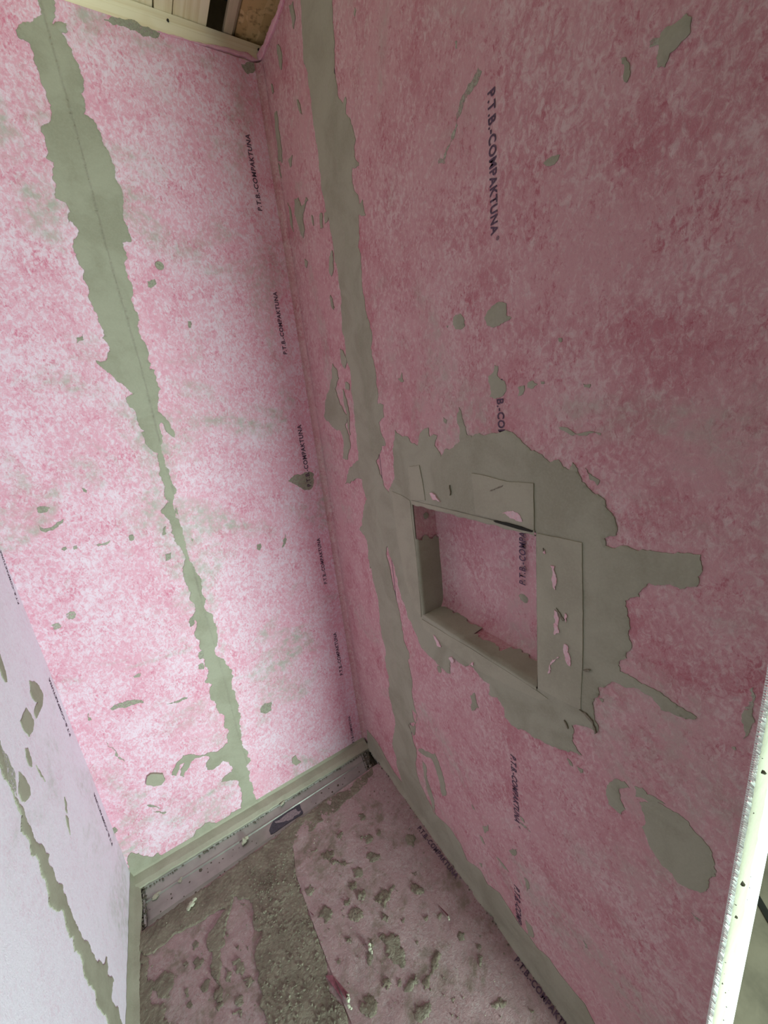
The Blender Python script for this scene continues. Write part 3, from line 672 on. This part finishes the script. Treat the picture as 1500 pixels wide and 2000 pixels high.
# pucker in the lapped floor sheet and two little torn tongues of fleece
def tongue(px, lift, mat, tip=None, zb=.006):
    pts = [fpt(p) for p in px]       # left root, tip, right root
    a, t, b = [Vector((p[0], p[1], zb)) for p in pts]
    n, vv, ff = 8, [], []
    for i in range(n+1):
        s = i/n; l = a.lerp(t, s); r = b.lerp(t, s)
        for j in range(7):
            q = j/6; p = l.lerp(r, q); arch = math.sin(math.pi*q)*(1-s*.6)
            vv.append((p.x, p.y, zb + lift*(s**1.4) + lift*.5*arch*s))
    for i in range(n):
        for j in range(6): ff.append((i*7+j, i*7+j+1, i*7+8+j, i*7+7+j))
    me = poly_mesh('torn_fleece', vv, ff, True)
    return link('torn_fleece', me, mat, floor)
M_fold = flat('crimson_fleece_fold', (.29, .115, .145), .9, vary=.25, sc=90)
tongue(Mq(1225,1215, 1312,1385, 1325,1330), .016, M_fold)
tongue(Mq(1190,1225, 1300,1395, 1232,1222), .013, M_fold)
tongue(K(466,806, 528,896, 528,868), .010, M_fold)
tongue(Mq(1095,845, 1118,882, 1120,868), .006, M_fold)

# ------------------------------------------------------------------ printed lettering
TXT = 'P.T.B.-COMPAKTUNA'
def text_mesh(s, regd):
    cu = bpy.data.curves.new('lettering', 'FONT'); cu.body = s + ('\u00ae' if regd else ''); cu.offset = .026; cu.space_character = 1.12
    if regd:
        f = cu.body_format[len(s)]
        cu.small_caps_scale = .5
    o = bpy.data.objects.new('lettering', cu); COL.objects.link(o)
    bpy.context.view_layer.update()
    dg = bpy.context.evaluated_depsgraph_get()
    me = bpy.data.meshes.new_from_object(o.evaluated_get(dg))
    bpy.data.objects.remove(o); bpy.data.curves.remove(cu)
    return me
def lettering(plane, p0, p1, parent, h, flip=False, s=TXT, regd=True, aspect=1.0, x=None):
    """writing that starts at pixel p0 and ends at pixel p1, on a surface"""
    a, b = np.array(uv(p0, plane)), np.array(uv(p1, plane))
    if x is not None: b[0] = a[0]
    me = text_mesh(s, False)
    co = np.array([v.co[:2] for v in me.vertices]); x0, x1 = co[:, 0].min(), co[:, 0].max()
    yc = (co[:, 1].min()+co[:, 1].max())/2
    L = np.linalg.norm(b-a); d = (b-a)/L
    k = L/(x1-x0)
    n = np.array([-d[1], d[0]]) * (-1 if flip else 1)
    for v in me.vertices:
        q = a + d*(v.co.x-x0)*k + n*(v.co.y-yc)*k*aspect
        v.co = world(plane, q[0], q[1], h)
    if regd:   # small ring of the registered mark
        bm = bmesh.new(); bm.from_mesh(me)
        c = b + d*.007 + n*.0055*aspect
        for (r0, r1) in ((.0028, .0020), (.0009, .0001)):
            ring = []
            for i in range(14):
                t = 2*math.pi*i/14
                ring.append([bm.verts.new(world(plane, c[0]+r*math.cos(t), c[1]+r*math.sin(t), h)) for r in (r0, r1)])
            for i in range(14):
                bm.faces.new((ring[i][0], ring[(i+1) % 14][0], ring[(i+1) % 14][1], ring[i][1]))
        bm.to_mesh(me); bm.free()
    me.name = 'printed_lettering'
    return link('printed_lettering', me, M_ink, parent)
# back wall, reading upwards near the corner
for p0, p1 in (((508, 412), (483, 262)), ((557, 692), (537, 570)), ((604, 950), (581, 830)), ((636, 1140), (618, 1052)), ((667, 1318), (652, 1236)), ((690, 1450), (682, 1398))):
    lettering('back', p0, p1, wall_back, .0016, aspect=1.0, regd=False, x=1)
# right wall, reading downwards
lettering('right', (961, 176), (967, 458), wall_right, .0019, flip=True, aspect=1.15)
lettering('right', (976, 741), (986, 950), wall_right, .0019, flip=True, aspect=1.15)
lettering('right', (1003, 1476), (1011, 1606), wall_right, .0019, flip=True, aspect=1.15)
lettering('right', (1010, 1732), (1018, 1850), wall_right, .0019, flip=True, aspect=1.15)
# floor, along the foot of the right wall
lettering('floor', (818, 1618), (893, 1716), floor, .0066, aspect=1.2)
lettering('floor', (1008, 1875), (1130, 2045), floor, .0066, aspect=1.2)
# left wall, close to the back corner
for p0, p1 in (((36, 1180), (0, 1075)), ((137, 1437), (95, 1325)), ((219, 1650), (183, 1550))):
    lettering('left', p0, p1, wall_left, .0008, aspect=.9, regd=False)
# niche back, reading upwards
def niche_text():
    o = lettering('right', (1022, 1143), (1022, 900), wall_right, 0, aspect=1.25, flip=True)
    a = onp((1022, 1142), 0, ND-.004); b = onp((1026, 1030), 0, ND-.004)
    L = .19; me = o.data
    co = np.array([v.co for v in me.vertices]); z0 = co[:, 2].min(); y0 = (co[:, 1].min()+co[:, 1].max())/2
    k = L/(co[:, 2].max()-z0)
    for v in me.vertices:
        v.co = (ND-.0045, a[1]+(v.co.y-y0)*k, a[2]+(v.co.z-z0)*k)
niche_text()

# ------------------------------------------------------------------ linear drain
drain = bpy.data.objects.new('linear_drain', None); COL.objects.link(drain)
drain.location = Vector((dBL+dFR)/2) + Vector((0, 0, -.02))
tag(drain, 'long grey metal linear drain channel set in the floor along the back wall', 'drain')
DO = Vector(drain.location)
def dpt(s, t, z):   # s along the drain 0..1, t across (0 at the wall), z height
    a = dBL + (dBR-dBL)*s; b = dFL + (dFR-dFL)*s; p = a + (b-a)*t
    return Vector((p[0], p[1], z)) - DO
def dmesh(name, prof, s0, s1, n, mat, parent, close=False):
    vv, ff = [], []
    k = len(prof)
    for i in range(n+1):
        for (t, z) in prof: vv.append(dpt(s0+(s1-s0)*i/n, t, z))
    for i in range(n):
        for j in range(k-1): ff.append((i*k+j, i*k+j+1, i*k+k+j+1, i*k+k+j))
    if close: ff += [tuple(range(k)), tuple(n*k+j for j in reversed(range(k)))]
    return link(name, poly_mesh(name, vv, ff, False), mat, parent)
S0, S1 = .022, .972
dmesh('channel', [(-.02, -.001), (.02, -.002), (.03, -.006), (.28, -.012), (.30, -.0105), (.325, -.0105), (.345, -.014), (.60, -.016), (.78, -.0155), (.80, -.0145), (.97, -.004), (1.0, -.003), (1.02, -.012)], S0, S1, 24, M_steel, drain)
dmesh('channel_bed', [(-.05, -.02), (1.03, -.02), (1.03, -.045), (-.05, -.045), (-.05, -.02)], -.005, 1.02, 2, M_dirt, drain, True)
for s0, s1 in ((-.004, .007), (.014, .021), (.974, .981), (.988, .998)):
    dmesh('end_flange', [(.04, -.015), (.04, -.004), (.93, -.002), (.93, -.015)], s0, s1, 1, M_flap if s0 < .01 else M_steel, drain, True)
def on_channel(px, lift):
    p = onp(px, 2, -.0155); return Vector((p[0], p[1], -.0155+lift)) - DO
def chan_poly(name, px, mat, lift):
    pts = [on_channel(p, lift) for p in px]
    n = len(pts)
    low = [p - Vector((0, 0, .0006)) for p in pts]
    vs, ed, fa, *_ = delaunay_2d_cdt([p.to_2d() for p in pts], [(i, (i+1) % n) for i in range(n)], [], 1, 1e-6)
    ff = [tuple(f) for f in fa]
    if len(vs) == n:
        ff += [(i, (i+1) % n, n+(i+1) % n, n+i) for i in range(n)]; vv = pts + low
    else: vv = [Vector((v[0], v[1], pts[0].z)) for v in vs]
    return link(name, poly_mesh(name, vv, ff), mat, drain)
Q = lambda *f: T(440, 1500, 8.333, f)
st = chan_poly('sticker', Q(715,1020, 735,960, 760,905, 790,850, 900,775, 1030,685, 1170,590, 1215,592, 1230,650, 1268,720, 1258,752, 1100,850, 940,960, 800,1060, 740,1085), M_stick, .0018)
st['label'] = 'torn dark blue grey sticker'
sp = chan_poly('sticker_tear', Q(800,885, 890,850, 920,820, 1010,745, 1100,690, 1150,670, 1180,715, 1240,700, 1205,755, 1125,790, 1105,830, 1020,870, 1000,860, 950,885, 830,905), M_stickp, .0024)
sp.parent = st; sp.matrix_parent_inverse = Matrix()
# dirt and mortar bits joined along the two edges of the drain
def lump(bm, c, r, seed, flat_=.6, sub=1):
    q = bmesh.ops.create_icosphere(bm, subdivisions=sub, radius=1)
    ax = [r*rr for rr in (1+.5*nz(seed, 1, 1.7), 1+.5*nz(seed, 2, 1.3), flat_)]
    rot = Matrix.Rotation(seed*2.3, 3, 'Z')
    for v in q['verts']:
        n = 1+.45*noise.noise(v.co*1.7+Vector((seed*3.1, 0, 0)))
        v.co = Vector(c) + rot @ Vector((v.co.x*ax[0]*n, v.co.y*ax[1]*n, v.co.z*ax[2]*n))
def lumps(name, items, mat, parent, sub=1):
    bm = bmesh.new()
    for i, (c, r) in enumerate(items): lump(bm, c, r, i*.73+.2, .55, sub)
    me = bpy.data.meshes.new(name); bm.to_mesh(me); bm.free()
    o = link(name, me, mat, parent); o['kind'] = 'stuff'; return o
it = []
for i in range(150):
    s = rng.random(); it.append((dpt(s, rng.gauss(.03, .025), -.004), rng.uniform(.0012, .0035)*(1.6 if rng.random() < .12 else 1)))
for i in range(110):
    s = rng.random(); it.append((dpt(s, rng.gauss(1.0, .02), -.002), rng.uniform(.0015, .004)))
for e in (0.0, 1.0):
    for i in range(75): it.append((dpt(e + rng.uniform(-.006, .025)*(1 if e == 0 else -1), rng.random(), -.002), rng.uniform(.0015, .0045)))
lumps('mortar_dirt', it, M_dirt, drain)
it = [(dpt(rng.random(), rng.uniform(.3, .8), -.0155), rng.uniform(.001, .003)) for i in range(46)]
for px, r in (((660, 1534), .005), ((649, 1547), .0045), ((628, 1549), .004), ((392, 1700), .006), ((413, 1685), .004), ((455, 1660), .003), ((680, 1536), .003)):
    it.append((on_channel(px, 0), r))
lumps('mortar_splash', it, M_dirt, drain)
# specks scattered on the floor
it = []
for i in range(330):
    x = rng.uniform(-W+.03, -.02); y = rng.uniform(-1.0, -.17)
    if y > dx_front(x)-.012: continue
    it.append(((x, y, .0055), rng.uniform(.0008, .0026)))
lumps('mortar_specks', it, M_rough, floor)
it = []
core = [uv(p, 'floor') for p in Mq(720,540, 1000,500, 1040,720, 1110,930, 1170,1100, 1190,1250, 1260,1400, 1330,1640, 860,1640, 840,1450, 800,1250, 790,1080, 830,980, 780,900, 740,740)]
P_ = np.array([(rng.uniform(-.75, -.25), rng.uniform(-1.1, -.17)) for i in range(5200)])
for (x, y) in P_[inside(P_, core)][:900]:
    if rng.random() < .25 + 1.2*max(0, nz(x, y, 12, 3.)): it.append(((float(x), float(y), .0052+ridges(x, y)), rng.uniform(.0013, .0042)))
lumps('mortar_clumps', it, M_rough, floor)
it = []
for i in range(120):
    x = rng.uniform(-W+.03, -.02); y = rng.uniform(-1.0, -.17)
    if y > dx_front(x)-.012: continue
    it.append(((x, y, .007), rng.uniform(.0006, .0015)))
lumps('pale_specks', it, M_crumb, floor)
it = [((-.004-rng.random()*.012, -.12-1.0*rng.random()**1.3, .006), rng.uniform(.001, .003)) for i in range(70)]
lumps('corner_dirt', it, M_dirt, floor)

# ------------------------------------------------------------------ loose crumbs of mortar: things of their own
def crumb(label, pos, parts, mat=M_crumb):
    bm = bmesh.new()
    for i, (dx, dy, dz, r, fl_) in enumerate(parts): lump(bm, (dx, dy, dz), r, i*1.7+pos[0]*40, fl_, 2)
    me = bpy.data.meshes.new('mortar_crumb'); bm.to_mesh(me); bm.free()
    zmin = min(v.co.z for v in me.vertices)
    for v in me.vertices: v.co.z -= zmin
    o = link('mortar_crumb', me, mat); o.location = pos
    tag(o, label, 'crumb', 'dried mortar crumbs on the floor and drain'); return o
cz = -.0165
def at(px, z): p = onp(px, 2, z); return (float(p[0]), float(p[1]), z)
crumb('largest mortar crumb lying on the metal drain, left of the torn sticker', at((479, 1646), cz), [(0, 0, .006, .010, .8), (-.008, -.004, .004, .007, .7), (.007, .004, .009, .006, .9), (-.003, .004, .011, .005, 1)])
crumb('small mortar crumb on the drain between its largest crumb and its left end', at((352, 1722), cz), [(0, 0, .003, .006, .7), (.004, .006, .003, .004, .8)])
crumb('flat mortar crumb on the drain nearest its left end', at((305, 1752), cz), [(0, 0, .003, .008, .6), (.010, .005, .003, .005, .7), (-.007, -.004, .003, .005, .6)])
crumb('pale ragged mortar crumb on the brown floor mortar just in front of the drain', at((375, 1768), .0055), [(0, 0, .003, .008, .6), (.009, .007, .004, .006, .7), (-.009, -.006, .003, .006, .6)])
crumb('pale mortar crumb standing at the end of the crimson pucker in the floor sheet', at((680, 1962), .0065), [(0, -.006, .005, .005, 1.1), (.003, .004, .007, .0045, 1.2), (.006, .012, .005, .004, 1), (.003, -.012, .004, .003, .8)])
crumb('curled mortar crumb on the pink floor sheet near the right edge of the brown spread', at((723, 1856), .0065), [(0, 0, .005, .005, 1.2), (.003, .007, .006, .004, 1.2), (.001, -.008, .004, .004, 1)])
crumb('tiny pale crumb by the torn tongue of fleece on the floor sheet', at((877, 1797), .0065), [(0, 0, .003, .003, 1.1), (.001, .004, .004, .0025, 1.2)])
crumb('mortar crumb on the top back edge of the drain above the torn sticker', at((552, 1570), -.003), [(0, 0, .003, .005, .7), (.006, .003, .003, .004, .7), (-.006, -.003, .003, .004, .7)])

# ------------------------------------------------------------------ timber and boards above the wall
xx = lambda px: float(onp(px, 1, 0.0)[0])
plate = bpy.data.objects.new('top_plate', None); COL.objects.link(plate); plate.location = (-.45, .03, TOP-.02)
tag(plate, 'pale pine timber plate running along the top of the back wall', 'timber')
def pbox(name, b, mat, bev=.0015):
    o = box(name, tuple(v - plate.location[i//2] for i, v in enumerate(b)), mat, plate, bev); return o
pbox('lower_batten', (-1.0, .02, .0045, .06, TOP-.003, 2.412), M_pine)
pbox('upper_batten', (-1.0, .02, .006, .06, 2.4125, 2.434), M_pine)
for px in ((328, 40), (505, 97)):
    p = onp(px, 1, 0.004); bm = bmesh.new(); bmesh.ops.create_cone(bm, cap_ends=True, segments=10, radius1=.003, radius2=.002, depth=.004, matrix=Matrix.Rotation(math.pi/2, 4, 'X'))
    me = bpy.data.meshes.new('nail_head'); bm.to_mesh(me); bm.free()
    o = link('nail_head', me, M_dark, plate); o.location = Vector((p[0], .003, p[2])) - plate.location
ceiling = struct(box('ceiling', (-1.1, .5, -1.6, .6, 2.75, 2.80), M_dark))
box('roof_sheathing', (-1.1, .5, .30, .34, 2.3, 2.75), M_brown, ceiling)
ZC = 2.4345
edges = [xx((230+a/4.412, b/4.412)) for a, b in ((120, -15), (298, 38), (312, 42), (466, 94), (474, 97), (765, 196))]
bw = edges[1]-(-1.06)
for x0, x1, zz in ((-1.06, -.80, ZC), (-.797, -.58, ZC+.003), (-.577, -.40, ZC), (-.397, edges[1], ZC+.002), (edges[2], edges[3], ZC), (edges[4], edges[5], ZC+.001)):
    box('ceiling_board', (x0, x1, -1.5, .11, zz, zz+.026), M_board, ceiling, .0015)
j0, j1, j2, j3 = [xx((230+a/4.412, b/4.412)) for a, b in ((915, 246), (990, 275), (1020, 288), (1270, 375))]
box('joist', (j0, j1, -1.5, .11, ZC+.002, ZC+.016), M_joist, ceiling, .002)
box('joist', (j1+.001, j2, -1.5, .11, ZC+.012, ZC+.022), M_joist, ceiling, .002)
box('strand_board', (j2+.001, .16, -1.5, .11, ZC+.010, ZC+.028), M_osb, ceiling)
# hem of fleece folded over the top of the two walls
Z5 = lambda *f: T(230, 0, 4.412, f)
patch('right', Z5(1188,525, 1203,470, 1240,420, 1265,390, 1283,340, 1300,290, 1318,240, 1340,195, 1362,150, 1390,90, 1418,-20, 1445,-20, 1428,50, 1385,175, 1345,280, 1320,335, 1290,400, 1275,450, 1240,520), M_hem, wall_right, name='membrane_hem', h=.005, grid=.006, rough=.06, relief='trowel', base=-.006)
patch('back', Z5(350,275, 480,308, 700,372, 850,397, 1000,435, 1120,462, 1200,520, 1235,530, 1160,530, 1000,470, 860,430, 700,388, 480,325), M_hem, wall_back, name='membrane_hem', h=.004, grid=.006, rough=.06, relief='trowel', base=-.004)

# ------------------------------------------------------------------ free end of the right wall
# mortar strip on the end face (faces the camera side), ragged
vv, ff = [], []
zs = np.linspace(0, 2.36, 260)
for z in zs:
    r_ = .058 + .010*noise.noise(Vector((z*18, 0, 1))) + .006*noise.noise(Vector((z*70, 0, 2)))
    l_ = .004 + .002*noise.noise(Vector((z*30, 0, 5)))
    for (x, d) in ((l_, 0), (l_+.002, .003), (.03, .0035+.001*noise.noise(Vector((z*40, 1, 0)))), (r_-.002, .0028), (r_, 0)):
        vv.append((x, EY-d, z))
for i in range(len(zs)-1):
    for k in range(4): ff.append((i*5+k, i*5+k+1, i*5+6+k, i*5+5+k))
link('mortar_strip', poly_mesh('mortar_strip', vv, ff, True), M_flap, wall_right)
# frayed fleece along the arris
vv, ff = [], []
for i, z in enumerate(np.arange(.005, 2.37, .0035)):
    y = EY + .003; l = .005*abs(noise.noise(Vector((z*25, 3, 0))))+.001+.002*rng.random(); b0 = len(vv)
    vv += [(-.0014, y+.0015, z-.0012), (-.0014, y+.0015, z+.0016), (-.0016-.002*rng.random(), y-.004-l*.4, z+rng.uniform(-.003, .003)), (.004, EY-.0006-.001*rng.random(), z+rng.uniform(-.002, .002))]
    ff += [(b0, b0+1, b0+2), (b0+1, b0+3, b0+2)]
o = link('frayed_fleece', poly_mesh('frayed_fleece', vv, ff), M_white, wall_right); o['kind'] = 'stuff'
it = []
for i in range(34):
    z = rng.uniform(.25, 1.2); it.append(((rng.choice((.006, .058, .062, .03)) + rng.gauss(0, .003), EY-.003, z), rng.uniform(.0006, .0015)))
for z, r in ((.945, .003), (.755, .003), (.69, .0022)): it.append(((.012, EY-.004, z), r))
lumps('mortar_dirt', it, M_dirt, wall_right)

# dark floor joint outside
p0, p1 = onp((1470, 1738), 2, 0), onp((1500, 1790), 2, 0)
dv = Vector(p1-p0).normalized()
sheet('floor_joint', 'floor', [tuple((Vector(p0)+dv*s+Vector((-dv.y, dv.x, 0))*o_).to_2d()) for s, o_ in ((-.25, -.009), (.9, -.009), (.9, .009), (-.25, .009))], M_dark, floor, h=.0012, base=-.001, edge=1)

# ------------------------------------------------------------------ the room outside, with its window
struct(box('wall_far_right', (3.1, 3.2, -4.2, .12, -.05, 2.9), M_room))
struct(box('wall_far_left', (-2.7, -2.6, -4.2, -1.1, -.05, 2.9), M_room))
struct(box('wall_behind_left', (-2.7, -W-.12, -1.2, -1.1, -.05, 2.9), M_room))
struct(box('wall_behind_right', (.15, 3.2, .006, .12, -.05, 2.9), M_room))
x0, x1, z0, z1 = WX-.25, WX+.25, WZ-.40, WZ+.40
me = box_mesh('wall_front', [(-2.7, x0, -2.70, -2.62, -.05, 2.9), (x1, 3.2, -2.70, -2.62, -.05, 2.9), (x0, x1, -2.70, -2.62, -.05, z0), (x0, x1, -2.70, -2.62, z1, 2.9)])
struct(link('wall_front', me, M_room))
struct(box('ceiling.001', (-2.7, 3.2, -2.70, .8, 2.9, 3.0), M_room))  # unseen room ceiling, widened over the shower to block sky light
struct(box('rear_light_block', (-2.7, 3.2, .7, .8, -.05, 2.9), M_room))  # unseen panel, added to stop sky light leaking in above the shower
win = struct(box('window_1', (x0, x0+.05, -2.70, -2.65, z0, z1), M_white))
for b in ((x1-.05, x1, -2.70, -2.65, z0, z1), (x0+.05, x1-.05, -2.70, -2.65, z0, z0+.05), (x0+.05, x1-.05, -2.70, -2.65, z1-.05, z1)):
    box('window_frame', b, M_white, win)
